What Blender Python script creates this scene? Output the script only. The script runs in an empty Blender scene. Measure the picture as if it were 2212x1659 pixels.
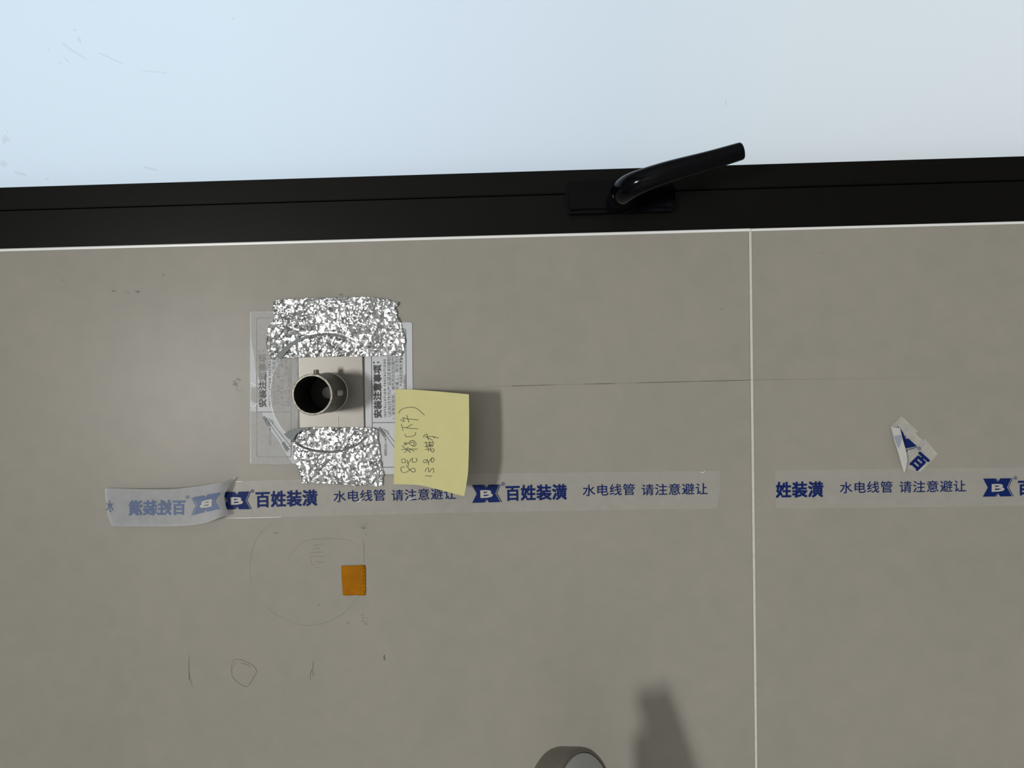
import bpy, bmesh, math, random
import numpy as np
from mathutils import Vector, Matrix
from mathutils.geometry import delaunay_2d_cdt
from mathutils.noise import noise as noise3

random.seed(7)
RNG = np.random.default_rng(11)
scene = bpy.context.scene
COL = scene.collection

# ------------------------------------------------------------------ camera
# The photo is taken sideways: real "up" (+Z) is the picture's left, real right (+X) is the picture's top.
FPX, CXP, CYP = 1533.0, 1106.0, 829.5
D, CAMZ = 0.567, 1.45
ROLL = 0.020
F_l = Vector((59.0, 41.0, -FPX)).normalized()
R_l = Vector((math.cos(ROLL), math.sin(ROLL), 0.0))
R_l = (R_l - F_l * R_l.dot(F_l)).normalized()
U_l = R_l.cross(F_l)
R_w, U_w, F_w = Vector((0, 0, -1)), Vector((1, 0, 0)), Vector((0, 1, 0))
A = Matrix((R_w, U_w, F_w)).transposed()
B = Matrix((R_l, U_l, F_l))
CAM_ROT = A @ B
CAM_LOC = Vector((0.0, -D, CAMZ))
cd = bpy.data.cameras.new('camera')
cd.sensor_width = 36.0
cd.lens = FPX * 36.0 / 2212.0
cd.clip_start = 0.01
cam = bpy.data.objects.new('camera', cd)
cam.matrix_world = Matrix.Translation(CAM_LOC) @ CAM_ROT.to_4x4()
COL.objects.link(cam)
scene.camera = cam


def W(px, py, h=0.0):
    """Point of the photo (2212 x 1659) on the plane h metres in front of the tiled wall."""
    d = CAM_ROT @ Vector(((px - CXP) / FPX, -(py - CYP) / FPX, -1.0))
    return CAM_LOC + d * ((D - h) / d.y)


# ------------------------------------------------------------------ light
scene.view_settings.view_transform = 'Standard'
scene.view_settings.look = 'None'
scene.view_settings.gamma = 1.0
scene.view_settings.use_curve_mapping = False
scene.view_settings.exposure = 0.0
wd = bpy.data.worlds.new('sky')
scene.world = wd
wd.use_nodes = True
wn, wl = wd.node_tree.nodes, wd.node_tree.links
bg = wn['Background']
tc = wn.new('ShaderNodeTexCoord')
sx = wn.new('ShaderNodeSeparateXYZ')
mr = wn.new('ShaderNodeMapRange')
mr.inputs['From Min'].default_value = -0.7
mr.inputs['From Max'].default_value = 0.7
rp = wn.new('ShaderNodeValToRGB')
rp.color_ramp.elements[0].color = (0.70, 0.73, 0.72, 1)
rp.color_ramp.elements[1].color = (0.72, 0.86, 1.0, 1)
for pos, c_ in ((0.27, (0.66, 0.71, 0.73)), (0.42, (0.60, 0.69, 0.77)), (0.56, (0.64, 0.745, 0.85)), (0.76, (0.71, 0.85, 0.98))):
    e_ = rp.color_ramp.elements.new(pos)
    e_.color = (*c_, 1)
wl.new(tc.outputs['Generated'], sx.inputs[0])
wl.new(sx.outputs['Z'], mr.inputs['Value'])
wl.new(mr.outputs[0], rp.inputs[0])
wl.new(rp.outputs[0], bg.inputs['Color'])
bg.inputs['Strength'].default_value = 1.07

ld = bpy.data.lights.new('ceiling_light', 'AREA')
ld.shape = 'DISK'
ld.size = 0.32
ld.energy = 42.0
ld.color = (1.0, 0.985, 0.95)
lamp = bpy.data.objects.new('ceiling_light', ld)
lamp.location = (-0.06, -1.8, 2.56)
COL.objects.link(lamp)

# ------------------------------------------------------------------ materials
M = {}


def mat(name, col, rough=0.5, metal=0.0, spec=0.5, alpha=1.0, noise=None, bump=None, trans=0.0, aniso=None):
    """Principled material; noise = (scale, amount) mottling, bump = (scale, strength, distance)."""
    m = bpy.data.materials.new(name)
    m.use_nodes = True
    n, l = m.node_tree.nodes, m.node_tree.links
    p = n['Principled BSDF']
    p.inputs['Base Color'].default_value = (*col, 1)
    p.inputs['Roughness'].default_value = rough
    p.inputs['Metallic'].default_value = metal
    p.inputs['Specular IOR Level'].default_value = spec
    p.inputs['Alpha'].default_value = alpha
    p.inputs['Transmission Weight'].default_value = trans
    t = n.new('ShaderNodeTexCoord')
    if noise:
        tx = n.new('ShaderNodeTexNoise')
        tx.inputs['Scale'].default_value = noise[0]
        tx.inputs['Detail'].default_value = 5
        r = n.new('ShaderNodeValToRGB')
        k = noise[1]
        r.color_ramp.elements[0].position = 0.3
        r.color_ramp.elements[1].position = 0.7
        r.color_ramp.elements[0].color = (*[c * (1 - k) for c in col], 1)
        r.color_ramp.elements[1].color = (*[min(1, c * (1 + k)) for c in col], 1)
        l.new(t.outputs['Object'], tx.inputs['Vector'])
        l.new(tx.outputs['Fac'], r.inputs[0])
        l.new(r.outputs[0], p.inputs['Base Color'])
    if bump:
        tb = n.new('ShaderNodeTexNoise')
        tb.inputs['Scale'].default_value = bump[0]
        tb.inputs['Detail'].default_value = 3
        b = n.new('ShaderNodeBump')
        b.inputs['Strength'].default_value = bump[1]
        b.inputs['Distance'].default_value = bump[2]
        src = t.outputs['Object']
        if aniso:
            mp = n.new('ShaderNodeMapping')
            mp.inputs['Scale'].default_value = aniso
            mp.inputs['Rotation'].default_value = (0, math.radians(35), 0)
            l.new(src, mp.inputs[0])
            src = mp.outputs[0]
        l.new(src, tb.inputs['Vector'])
        l.new(tb.outputs['Fac'], b.inputs['Height'])
        l.new(b.outputs[0], p.inputs['Normal'])
    M[name] = m
    return m


def film(name, col, cover, rough=0.3, mottle=0.0, spec=0.5):
    """Thin translucent sheet: part see-through, part milky and slightly glossy."""
    m = mat(name, col, rough, spec=spec)
    n, l = m.node_tree.nodes, m.node_tree.links
    tr = n.new('ShaderNodeBsdfTransparent')
    mx = n.new('ShaderNodeMixShader')
    mx.inputs[0].default_value = cover
    l.new(tr.outputs[0], mx.inputs[1])
    l.new(n['Principled BSDF'].outputs[0], mx.inputs[2])
    l.new(mx.outputs[0], n['Material Output'].inputs['Surface'])
    if mottle:
        t = n.new('ShaderNodeTexCoord')
        tx = n.new('ShaderNodeTexNoise')
        tx.inputs['Scale'].default_value = 160
        tx.inputs['Detail'].default_value = 4
        r = n.new('ShaderNodeMapRange')
        r.inputs['From Min'].default_value = 0.3
        r.inputs['From Max'].default_value = 0.7
        r.inputs['To Min'].default_value = max(0, cover - mottle)
        r.inputs['To Max'].default_value = min(1, cover + mottle)
        l.new(t.outputs['Object'], tx.inputs['Vector'])
        l.new(tx.outputs['Fac'], r.inputs['Value'])
        l.new(r.outputs[0], mx.inputs[0])
    return m


def tile_mat():
    m = mat('tile', (0.30, 0.285, 0.25), 0.35, spec=0.15)
    n, l = m.node_tree.nodes, m.node_tree.links
    p = n['Principled BSDF']
    t = n.new('ShaderNodeTexCoord')
    a = n.new('ShaderNodeTexNoise'); a.inputs['Scale'].default_value = 9; a.inputs['Detail'].default_value = 6
    b = n.new('ShaderNodeTexNoise'); b.inputs['Scale'].default_value = 60; b.inputs['Detail'].default_value = 5
    mx = n.new('ShaderNodeMix'); mx.data_type = 'FLOAT'; mx.inputs[0].default_value = 0.5
    r = n.new('ShaderNodeValToRGB')
    r.color_ramp.elements[0].position = 0.36
    r.color_ramp.elements[1].position = 0.64
    r.color_ramp.elements[0].color = (0.285, 0.275, 0.245, 1)
    r.color_ramp.elements[1].color = (0.318, 0.30, 0.268, 1)
    for q in (a, b):
        l.new(t.outputs['Object'], q.inputs['Vector'])
    l.new(a.outputs['Fac'], mx.inputs[2]); l.new(b.outputs['Fac'], mx.inputs[3])
    l.new(mx.outputs[0], r.inputs[0]); l.new(r.outputs[0], p.inputs['Base Color'])
    return m


tile_mat()
mat('grout', (0.58, 0.575, 0.545), 0.7, noise=(300, .06))
mat('plaster', (0.58, 0.58, 0.57), 0.8, noise=(8, .03))
mat('floor_tile', (0.33, 0.32, 0.30), 0.5, noise=(6, .08))
mat('white_trim', (0.82, 0.84, 0.84), 0.35)
mat('aluminium_dark', (0.003, 0.0029, 0.0028), 0.38, spec=0.11, noise=(40, .1))
mat('handle_black', (0.001, 0.0013, 0.0024), 0.13, spec=0.12)
mat('steel_brushed', (0.185, 0.178, 0.162), 0.42, metal=1.0, noise=(25, .06), bump=(1400, .12, .0003), aniso=(1, 1, 9))
mat('steel_tube', (0.17, 0.163, 0.148), 0.38, metal=1.0, noise=(80, .15))
mat('steel_cut', (0.27, 0.255, 0.225), 0.5, metal=1.0, noise=(500, .35), bump=(900, .6, .0006))
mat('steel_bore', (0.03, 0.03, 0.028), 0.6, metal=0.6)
mat('screw_steel', (0.52, 0.50, 0.46), 0.25, metal=1.0)
mat('foil', (0.50, 0.515, 0.53), 0.16, metal=1.0, bump=(1100, .4, .0006))
mat('foil_smooth', (0.17, 0.195, 0.20), 0.5, spec=0.3)
mat('sticker_paper', (0.50, 0.52, 0.55), 0.45, noise=(60, .03))
mat('print_black', (0.012, 0.012, 0.014), 0.5)
mat('print_grey', (0.20, 0.205, 0.215), 0.5)
mat('print_line', (0.05, 0.05, 0.055), 0.5)
mat('note_paper', (0.57, 0.545, 0.26), 0.7, noise=(90, .02))
mat('ink', (0.012, 0.012, 0.012), 0.5)
mat('print_blue', (0.004, 0.016, 0.11), 0.5, spec=0.12)
mat('print_blue_back', (0.075, 0.115, 0.235), 0.5)
mat('print_blue_pale', (0.26, 0.285, 0.345), 0.5)
mat('print_knockout', (0.42, 0.41, 0.38), 0.5)
mat('orange_paper', (0.33, 0.125, 0.001), 0.6, spec=0.08, noise=(150, .15))
mat('champagne_metal', (0.20, 0.19, 0.165), 0.42, metal=0.55)
mat('satin_cap', (0.42, 0.43, 0.43), 0.5, spec=0.3)
mat('glue', (0.8, 0.8, 0.78), 0.25)
film('tape_film', (0.62, 0.62, 0.60), 0.22, 0.32, 0.07)
film('flap_film', (0.40, 0.42, 0.445), 0.66, 0.4, 0.05)
film('fold_film', (0.56, 0.56, 0.555), 0.8, 0.4, 0.05)
film('clear_film', (0.45, 0.47, 0.49), 0.10, 0.3, spec=0.1)
film('haze_film', (0.47, 0.46, 0.44), 0.52, 0.45, 0.12, spec=0.2)
film('scrap_film', (0.66, 0.65, 0.62), 0.45, 0.35, 0.1)
film('pencil', (0.10, 0.095, 0.09), 0.55, 0.6)
film('pencil_faint', (0.10, 0.095, 0.09), 0.15, 0.6)
film('smudge', (0.30, 0.32, 0.35), 0.14, 0.6)
film('scuff', (0.14, 0.13, 0.11), 0.22, 0.7, 0.2)
film('fold_shine', (0.85, 0.86, 0.86), 0.75, 0.3, 0.1)  # pale film that paints the shine along tape edges and creases

# frosted window glass: scatters the daylight and lets part of the sky show
gm = bpy.data.materials.new('frosted_glass')
gm.use_nodes = True
n, l = gm.node_tree.nodes, gm.node_tree.links
n.remove(n['Principled BSDF'])
t1 = n.new('ShaderNodeBsdfTranslucent'); t1.inputs[0].default_value = (0.93, 0.96, 0.98, 1)
t2 = n.new('ShaderNodeBsdfTransparent'); t2.inputs[0].default_value = (0.97, 0.98, 0.99, 1)
mx = n.new('ShaderNodeMixShader'); mx.inputs[0].default_value = 0.55
gl = n.new('ShaderNodeBsdfGlossy'); gl.inputs['Roughness'].default_value = 0.3
m2 = n.new('ShaderNodeMixShader'); m2.inputs[0].default_value = 0.04
l.new(t1.outputs[0], mx.inputs[1]); l.new(t2.outputs[0], mx.inputs[2])
l.new(mx.outputs[0], m2.inputs[1]); l.new(gl.outputs[0], m2.inputs[2])
l.new(m2.outputs[0], n['Material Output'].inputs['Surface'])
M['frosted_glass'] = gm


# ------------------------------------------------------------------ helpers
def link(name, me, m, parent=None, smooth=False):
    o = bpy.data.objects.new(name, me)
    COL.objects.link(o)
    if m:
        me.materials.append(M[m] if isinstance(m, str) else m)
    if parent is not None:
        o.parent = parent
        o.matrix_parent_inverse = Matrix.Translation(-parent.location)
    if smooth:
        for f in me.polygons:
            f.use_smooth = True
    return o


def mesh(name, vs, fs, m, parent=None, smooth=False):
    me = bpy.data.meshes.new(name)
    me.from_pydata([tuple(v) for v in vs], [], fs)
    me.update()
    return link(name, me, m, parent, smooth)


def bmobj(name, bm, m, parent=None, smooth=False):
    me = bpy.data.meshes.new(name)
    bm.normal_update()
    bm.to_mesh(me)
    bm.free()
    return link(name, me, m, parent, smooth)


def box_bm(lo, hi, bevel=0.0, seg=2, bm=None):
    bm = bm or bmesh.new()
    r = bmesh.ops.create_cube(bm, size=1)
    lo, hi = Vector(lo), Vector(hi)
    for v in r['verts']:
        v.co = Vector(((v.co[i] + .5) * (hi[i] - lo[i]) + lo[i] for i in range(3)))
    if bevel:
        es = list({e for v in r['verts'] for e in v.link_edges})
        bmesh.ops.bevel(bm, geom=es, offset=bevel, segments=seg, affect='EDGES')
    return bm


def thing(name, label, cat, loc, group=None):
    o = bpy.data.objects.new(name, None)
    o.empty_display_size = 0.02
    COL.objects.link(o)
    o.location = loc
    tag(o, label, cat, group)
    return o


def tag(o, label, cat, group=None):
    o['label'] = label
    o['category'] = cat
    if group:
        o['group'] = group


def struct(o):
    o['kind'] = 'structure'
    return o


def H(h):
    return h if callable(h) else (lambda x, y: h)


def inside(poly, x, y):
    c, j = False, len(poly) - 1
    for i in range(len(poly)):
        xi, yi = poly[i]; xj, yj = poly[j]
        if (yi > y) != (yj > y) and x < (xj - xi) * (y - yi) / (yj - yi) + xi:
            c = not c
        j = i
    return c


def dense(poly, step, closed=True, jit=0.0):
    out = []
    n_ = len(poly)
    for i in range(n_ if closed else n_ - 1):
        a, b = poly[i], poly[(i + 1) % n_]
        k = max(1, int(math.hypot(b[0] - a[0], b[1] - a[1]) / step))
        for q in range(k):
            t = q / k
            out.append((a[0] + (b[0] - a[0]) * t + random.uniform(-jit, jit), a[1] + (b[1] - a[1]) * t + random.uniform(-jit, jit)))
    if not closed:
        out.append(poly[-1])
    return out


def smooth_line(pts, k=6):
    """Catmull-Rom through picture points."""
    p = [pts[0]] + list(pts) + [pts[-1]]
    out = []
    for i in range(1, len(p) - 2):
        for q in range(k):
            t = q / k
            out.append(tuple(0.5 * (2 * p[i][d] + (p[i + 1][d] - p[i - 1][d]) * t + (2 * p[i - 1][d] - 5 * p[i][d] + 4 * p[i + 1][d] - p[i + 2][d]) * t * t
                                    + (3 * p[i][d] - p[i - 1][d] - 3 * p[i + 1][d] + p[i + 2][d]) * t ** 3) for d in range(len(pts[0]))))
    out.append(tuple(pts[-1]))
    return out


def fill(poly, step=None, extra=()):
    """Triangulated polygon in picture points, with inner points every step so that it can bend."""
    pts = [Vector(p) for p in poly]
    nb = len(pts)
    if step:
        xs = [p[0] for p in poly]; ys = [p[1] for p in poly]
        y = min(ys) + step / 2
        while y < max(ys):
            x = min(xs) + step / 2
            while x < max(xs):
                if inside(poly, x, y):
                    pts.append(Vector((x, y)))
                x += step
            y += step
    pts += [Vector(p) for p in extra]
    edges = [(i, (i + 1) % nb) for i in range(nb)]
    v, e, f, *_ = delaunay_2d_cdt(pts, edges, [], 1, 1e-5)
    return [(p.x, p.y) for p in v], [tuple(q) for q in f]


def sheet_data(poly, h, step=None):
    v, f = fill(poly, step)
    h = H(h)
    return [W(x, y, h(x, y)) for x, y in v], f


def sheet(name, poly, h, m, parent=None, step=None, smooth=False, thick=0.0):
    vs, fs = sheet_data(poly, h, step)
    o = mesh(name, vs, fs, m, parent, smooth)
    face_camera(o)
    if thick:
        md = o.modifiers.new('thickness', 'SOLIDIFY')
        md.thickness = thick
        md.offset = -1
    return o


def face_camera(o):
    me = o.data
    if me.polygons and sum(p.normal.y * p.area for p in me.polygons) > 0:
        me.flip_normals()


def merge(name, parts, m, parent=None, smooth=False):
    vs, fs = [], []
    for v, f in parts:
        b = len(vs)
        vs += v
        fs += [tuple(i + b for i in q) for q in f]
    o = mesh(name, vs, fs, m, parent, smooth)
    face_camera(o)
    return o


_tc = {}


def glyphs(s, bold=0.0, space=1.0, res=2):
    key = (s, bold, space)
    if key in _tc:
        return _tc[key]
    cu = bpy.data.curves.new('txt', 'FONT')
    cu.body = s
    cu.size = 1
    cu.resolution_u = res
    cu.offset = bold
    cu.space_character = space
    cu.fill_mode = 'FRONT'
    o = bpy.data.objects.new('txt', cu)
    COL.objects.link(o)
    dg = bpy.context.evaluated_depsgraph_get()
    ev = o.evaluated_get(dg)
    me = ev.to_mesh()
    v = np.array([(p.co.x, p.co.y) for p in me.vertices])
    f = [tuple(p.vertices) for p in me.polygons]
    ev.to_mesh_clear()
    bpy.data.objects.remove(o)
    bpy.data.curves.remove(cu)
    lo, hi = v.min(0), v.max(0)
    v = (v - lo) / (hi - lo)
    _tc[key] = (v, f)
    return v, f


def text(s, bl, br, tl, h, bold=0.0, space=1.0):
    """The string's box laid on three picture points: its bottom left, bottom right and top left corners.
    bold thickens the strokes by that many picture points."""
    h = H(h)
    if bold:
        vs, fs = [], []
        k = bold / 2
        ins = lambda p, dx, dy: (p[0] + dx, p[1] + dy)
        for i, (dx, dy) in enumerate(((-k, -k), (k, -k), (-k, k), (k, k), (-k, 0), (k, 0), (0, -k), (0, k), (0, 0))):
            hh = (lambda x, y, i=i: h(x, y) + i * 2.5e-6)
            v, f = text(s, ins(bl, dx, dy), ins(br, dx, dy), ins(tl, dx, dy), hh, 0.0, space)
            b = len(vs)
            vs += v
            fs += [tuple(q + b for q in w) for w in f]
        return vs, fs
    v, f = glyphs(s, 0.0, space)
    out = []
    for a, b in v:
        x = bl[0] + (br[0] - bl[0]) * a + (tl[0] - bl[0]) * b
        y = bl[1] + (br[1] - bl[1]) * a + (tl[1] - bl[1]) * b
        out.append(W(x, y, h(x, y)))
    return out, f


def ribbon(pts, w, h, closed=False, taper=False):
    """Flat line w picture points wide, as mesh data."""
    h = H(h)
    n_ = len(pts)
    vs, fs = [], []
    for i, p in enumerate(pts):
        a = pts[i - 1] if (i or closed) else p
        b = pts[(i + 1) % n_] if (i < n_ - 1 or closed) else p
        dx, dy = b[0] - a[0], b[1] - a[1]
        L = math.hypot(dx, dy) or 1
        k = w / 2
        if taper:
            k *= 0.35 + 0.65 * math.sin(math.pi * min(1, max(0, (i + .7) / (n_ + .4))))
        ox, oy = -dy / L * k, dx / L * k
        for s in (1, -1):
            x, y = p[0] + ox * s, p[1] + oy * s
            vs.append(W(x, y, h(x, y)))
    for i in range(n_ if closed else n_ - 1):
        j = (i + 1) % n_
        fs.append((2 * i, 2 * i + 1, 2 * j + 1, 2 * j))
    return vs, fs


def tube(path, radii, seg=20, caps=True, wide=None):
    """Round or oval tube along world points; wide = (direction, factor) widens it along that direction."""
    bm = bmesh.new()
    rings = []
    up = Vector((0.02, -1, 0.03)).normalized()
    for i, p in enumerate(path):
        a = path[max(0, i - 1)]; b = path[min(len(path) - 1, i + 1)]
        t = (b - a).normalized()
        sx_ = t.cross(up)
        if sx_.length < 1e-4:
            sx_ = t.cross(Vector((0, 0, 1)))
        sx_.normalize()
        sy_ = sx_.cross(t).normalized()
        r = radii[i]
        ra, rb = r if isinstance(r, tuple) else (r, r)
        rings.append([bm.verts.new(p + sx_ * ra * math.cos(2 * math.pi * k / seg) + sy_ * rb * math.sin(2 * math.pi * k / seg)) for k in range(seg)])
    for i in range(len(rings) - 1):
        for k in range(seg):
            bm.faces.new((rings[i][k], rings[i][(k + 1) % seg], rings[i + 1][(k + 1) % seg], rings[i + 1][k]))
    if caps:
        bm.faces.new(rings[0][::-1])
        bm.faces.new(rings[-1])
    bmesh.ops.recalc_face_normals(bm, faces=bm.faces)
    return bm


def lathe(prof, base, axis, seg=48, caps=False):
    """Profile of (radius, distance along the axis)."""
    axis = axis.normalized()
    u = axis.orthogonal().normalized()
    v = axis.cross(u)
    bm = bmesh.new()
    rings = []
    for r, z in prof:
        rings.append([bm.verts.new(base + axis * z + (u * math.cos(2 * math.pi * k / seg) + v * math.sin(2 * math.pi * k / seg)) * max(r, 1e-5)) for k in range(seg)])
    for i in range(len(rings) - 1):
        for k in range(seg):
            bm.faces.new((rings[i][k], rings[i][(k + 1) % seg], rings[i + 1][(k + 1) % seg], rings[i + 1][k]))
    if caps:
        bm.faces.new(rings[0]); bm.faces.new(rings[-1])
    bmesh.ops.recalc_face_normals(bm, faces=bm.faces)
    return bm


def auto_smooth(o, deg=35):
    me = o.data
    bm = bmesh.new(); bm.from_mesh(me)
    for f in bm.faces:
        f.smooth = True
    for e in bm.edges:
        if len(e.link_faces) == 2 and e.calc_face_angle(0) > math.radians(deg):
            e.smooth = False
    bm.to_mesh(me); bm.free()


# ------------------------------------------------------------------ room
XE = 0.5 * (W(300, 530.6).x + W(1900, 485.5).x)          # where the tiles stop and the window frame starts
ZJ = 0.5 * (W(1621, 500).z + W(1633, 1600).z)            # height of the horizontal tile joint
RX0, RX1, RY0, RZ1 = -1.30, 1.05, -2.70, 2.62
WX1, WZ0, WZ1 = XE + 0.66, 0.62, 2.10
TT = 0.0007                                               # how far the tiles stand proud of the joint bed
T = 0.16

bm = box_bm((RX0 - T, TT, 0), (XE, T, RZ1))
box_bm((WX1, TT, 0), (RX1 + T, T, RZ1), bm=bm)
box_bm((XE, TT, 0), (WX1, T, WZ0), bm=bm)
box_bm((XE, TT, WZ1), (WX1, T, RZ1), bm=bm)
wall = struct(bmobj('wall_back', bm, 'grout'))
struct(bmobj('floor', box_bm((RX0 - T, RY0 - T, -0.1), (RX1 + T, T, 0)), 'floor_tile'))
struct(bmobj('ceiling', box_bm((RX0 - T, RY0 - T, RZ1), (RX1 + T, T, RZ1 + 0.1)), 'plaster'))
struct(bmobj('wall_left', box_bm((RX0 - T, RY0, 0), (RX0, 0, RZ1)), 'plaster'))
struct(bmobj('wall_right', box_bm((RX1, RY0, 0), (RX1 + T, 0, RZ1)), 'plaster'))
struct(bmobj('wall_front', box_bm((RX0 - T, RY0 - T, 0), (RX1 + T, RY0, RZ1)), 'plaster'))

# wall tiles: one joint is in the picture, the other joints follow from the tile size
TH, TW, J = 0.75, 1.5, 0.0021
zs = [0, ZJ - TH, ZJ, ZJ + TH, RZ1]
zs = [z for z in zs if 0 <= z <= RZ1]
cols = [(RX0, XE - 0.0016)]
for (x0, x1) in cols:
    for k in range(len(zs) - 1):
        a, b = zs[k], zs[k + 1]
        bmobj('tile', box_bm((x0, 0, a + (J / 2 if k else 0)), (x1, TT + 0.0004, b - (J / 2 if k < len(zs) - 2 else 0)), 0.0004, 2), 'tile', wall)
for (x0, x1, z0, z1) in ((XE, WX1, 0.002, WZ0 - .002), (XE, WX1, WZ1 + .002, RZ1), (WX1 + .002, RX1, 0, RZ1)):
    bmobj('tile', box_bm((x0, 0, z0), (x1, TT + 0.0004, z1), 0.0004, 2), 'tile', wall)

# white sealant bead where the tiles meet the frame, in two lengths that meet at the joint
for (z0, z1, dx) in ((WZ0, ZJ - 0.0002, 0.0), (ZJ + 0.0002, WZ1, 0.0002)):
    ring = [(XE - 0.0021, -0.0002), (XE - 0.0019, -0.0006), (XE - 0.0010 + dx, -0.0008), (XE - 0.0002 + dx, -0.0004), (XE + 0.0003 + dx, 0.0012), (XE - 0.0021, 0.0012)]
    vs = [(x, y, z0) for x, y in ring] + [(x, y, z1) for x, y in ring]
    fs = [(i, (i + 1) % 6, 6 + (i + 1) % 6, 6 + i) for i in range(6)] + [tuple(range(6))[::-1], tuple(range(6, 12))]
    o = mesh('trim_1' if z0 == WZ0 else 'trim_2', vs, fs, 'white_trim')
    bm = bmesh.new(); bm.from_mesh(o.data); bmesh.ops.recalc_face_normals(bm, faces=bm.faces); bm.to_mesh(o.data); bm.free()
    struct(o)

# ------------------------------------------------------------------ window
FH = -0.0022                                              # the frame's face lies just behind the tile face
XG = 0.5 * (W(200, 451, FH).x + W(2000, 394, FH).x)       # groove between the two profiles
XP = 0.5 * (W(200, 400, FH).x + W(2000, 342, FH).x)       # edge of the glass
win = bpy.data.objects.new('window_1', None)
COL.objects.link(win)
win.location = (XE, 0.03, WZ0)
struct(win)
win['label'] = 'dark aluminium window with backlit frosted glass'
fw1, fw2 = XG - XE, XP - XG
Y0, Y1 = -FH, 0.055


def bar(name, lo, hi):
    o = bmobj(name, box_bm(lo, hi, 0.0007, 2), 'aluminium_dark', win)
    auto_smooth(o, 50)


g = 0.0005
bar('outer_stile', (XE + .0004, Y0, WZ0), (XG - g, Y1, WZ1))
bar('outer_stile', (WX1 - fw1, Y0, WZ0), (WX1, Y1, WZ1))
bar('outer_rail', (XG, Y0, WZ0), (WX1 - fw1 - g, Y1, WZ0 + fw1))
bar('outer_rail', (XG, Y0, WZ1 - fw1), (WX1 - fw1 - g, Y1, WZ1))
bar('sash_stile', (XG + g, Y0, WZ0 + fw1 + g), (XP, Y1, WZ1 - fw1 - g))
bar('sash_stile', (WX1 - fw1 - fw2, Y0, WZ0 + fw1 + g), (WX1 - fw1 - 2 * g, Y1, WZ1 - fw1 - g))
bar('sash_rail', (XP + g, Y0, WZ0 + fw1 + g), (WX1 - fw1 - fw2 - g, Y1, WZ0 + fw1 + fw2))
bar('sash_rail', (XP + g, Y0, WZ1 - fw1 - fw2), (WX1 - fw1 - fw2 - g, Y1, WZ1 - fw1 - g))
bmobj('backing_profile', box_bm((XE + .0004, Y0 + .008, WZ0), (XP - .004, Y1 + .002, WZ1)), 'aluminium_dark', win)
GY = 0.016
pane = mesh('glass_pane', [(XP - .003, GY, WZ0 + .02), (WX1 - fw1 - fw2 + .003, GY, WZ0 + .02), (WX1 - fw1 - fw2 + .003, GY, WZ1 - .02), (XP - .003, GY, WZ1 - .02)], [(0, 1, 2, 3)], 'frosted_glass', win)

# faint smears on the glass
sm = []
for pts, w in (([(135, 92), (150, 105), (190, 130)], 4), ([(160, 62), (163, 66)], 6), ([(169, 80), (175, 93)], 6), ([(212, 114), (235, 124), (265, 138)], 3.5),
               ([(104, 106), (107, 108)], 4), ([(136, 121), (150, 136)], 3), ([(128, 134), (132, 136)], 4), ([(305, 152), (345, 156), (360, 158)], 3),
               ([(14, 300), (22, 304)], 6), ([(16, 283), (17, 287)], 4), ([(12, 292), (8, 310)], 10), ([(2, 350), (14, 358)], 12), ([(500, 38), (507, 42)], 3),
               ([(30, 372), (58, 378)], 6), ([(310, 360), (340, 368)], 5), ([(1567, 215), (1569, 230)], 3), ([(98, 386), (106, 388)], 4)):
    sm.append(ribbon(smooth_line(pts, 5), w, -GY + .0006, taper=True))
merge('smear', sm, 'smudge', win)

# ------------------------------------------------------------------ window handle
hb = FH
handle = bpy.data.objects.new('window_handle', None)
COL.objects.link(handle)
handle.parent = win
handle.matrix_parent_inverse = Matrix.Translation(-win.location)
handle.location = W(1338, 424, hb)
handle['label'] = 'glossy black lever handle on the window frame'


def handle_part(name, bm, m, deg=40):
    me = bpy.data.meshes.new(name)
    bm.normal_update(); bm.to_mesh(me); bm.free()
    o = bpy.data.objects.new(name, me)
    me.materials.append(M[m])
    COL.objects.link(o)
    o.parent = handle
    o.matrix_parent_inverse = Matrix.Translation(-handle.location)
    auto_smooth(o, deg)
    return o


def slab_round(c_lo, c_hi, x_lo, x_hi, h0, h1, r, bulge):
    """Rounded plate: picture-right extent z, picture-up extent x, thickness h0..h1, ends bulged."""
    bm = bmesh.new()
    ring = []
    for k in range(13):
        t = k / 12 * 2 - 1
        ring.append((c_lo + bulge * t * t, x_lo + (x_hi - x_lo) * (t + 1) / 2))
    for k in range(13):
        t = 1 - k / 12 * 2
        ring.append((c_hi - bulge * t * t, x_lo + (x_hi - x_lo) * (t + 1) / 2))
    lo = [bm.verts.new((x, -h0, z)) for z, x in ring]
    hi = [bm.verts.new((x, -h1, z)) for z, x in ring]
    n_ = len(ring)
    for i in range(n_):
        bm.faces.new((lo[i], lo[(i + 1) % n_], hi[(i + 1) % n_], hi[i]))
    top = bm.faces.new(hi)
    bm.faces.new(lo[::-1])
    bmesh.ops.recalc_face_normals(bm, faces=bm.faces)
    bmesh.ops.bevel(bm, geom=list(top.edges), offset=r, segments=4, affect='EDGES')
    return bm


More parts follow.
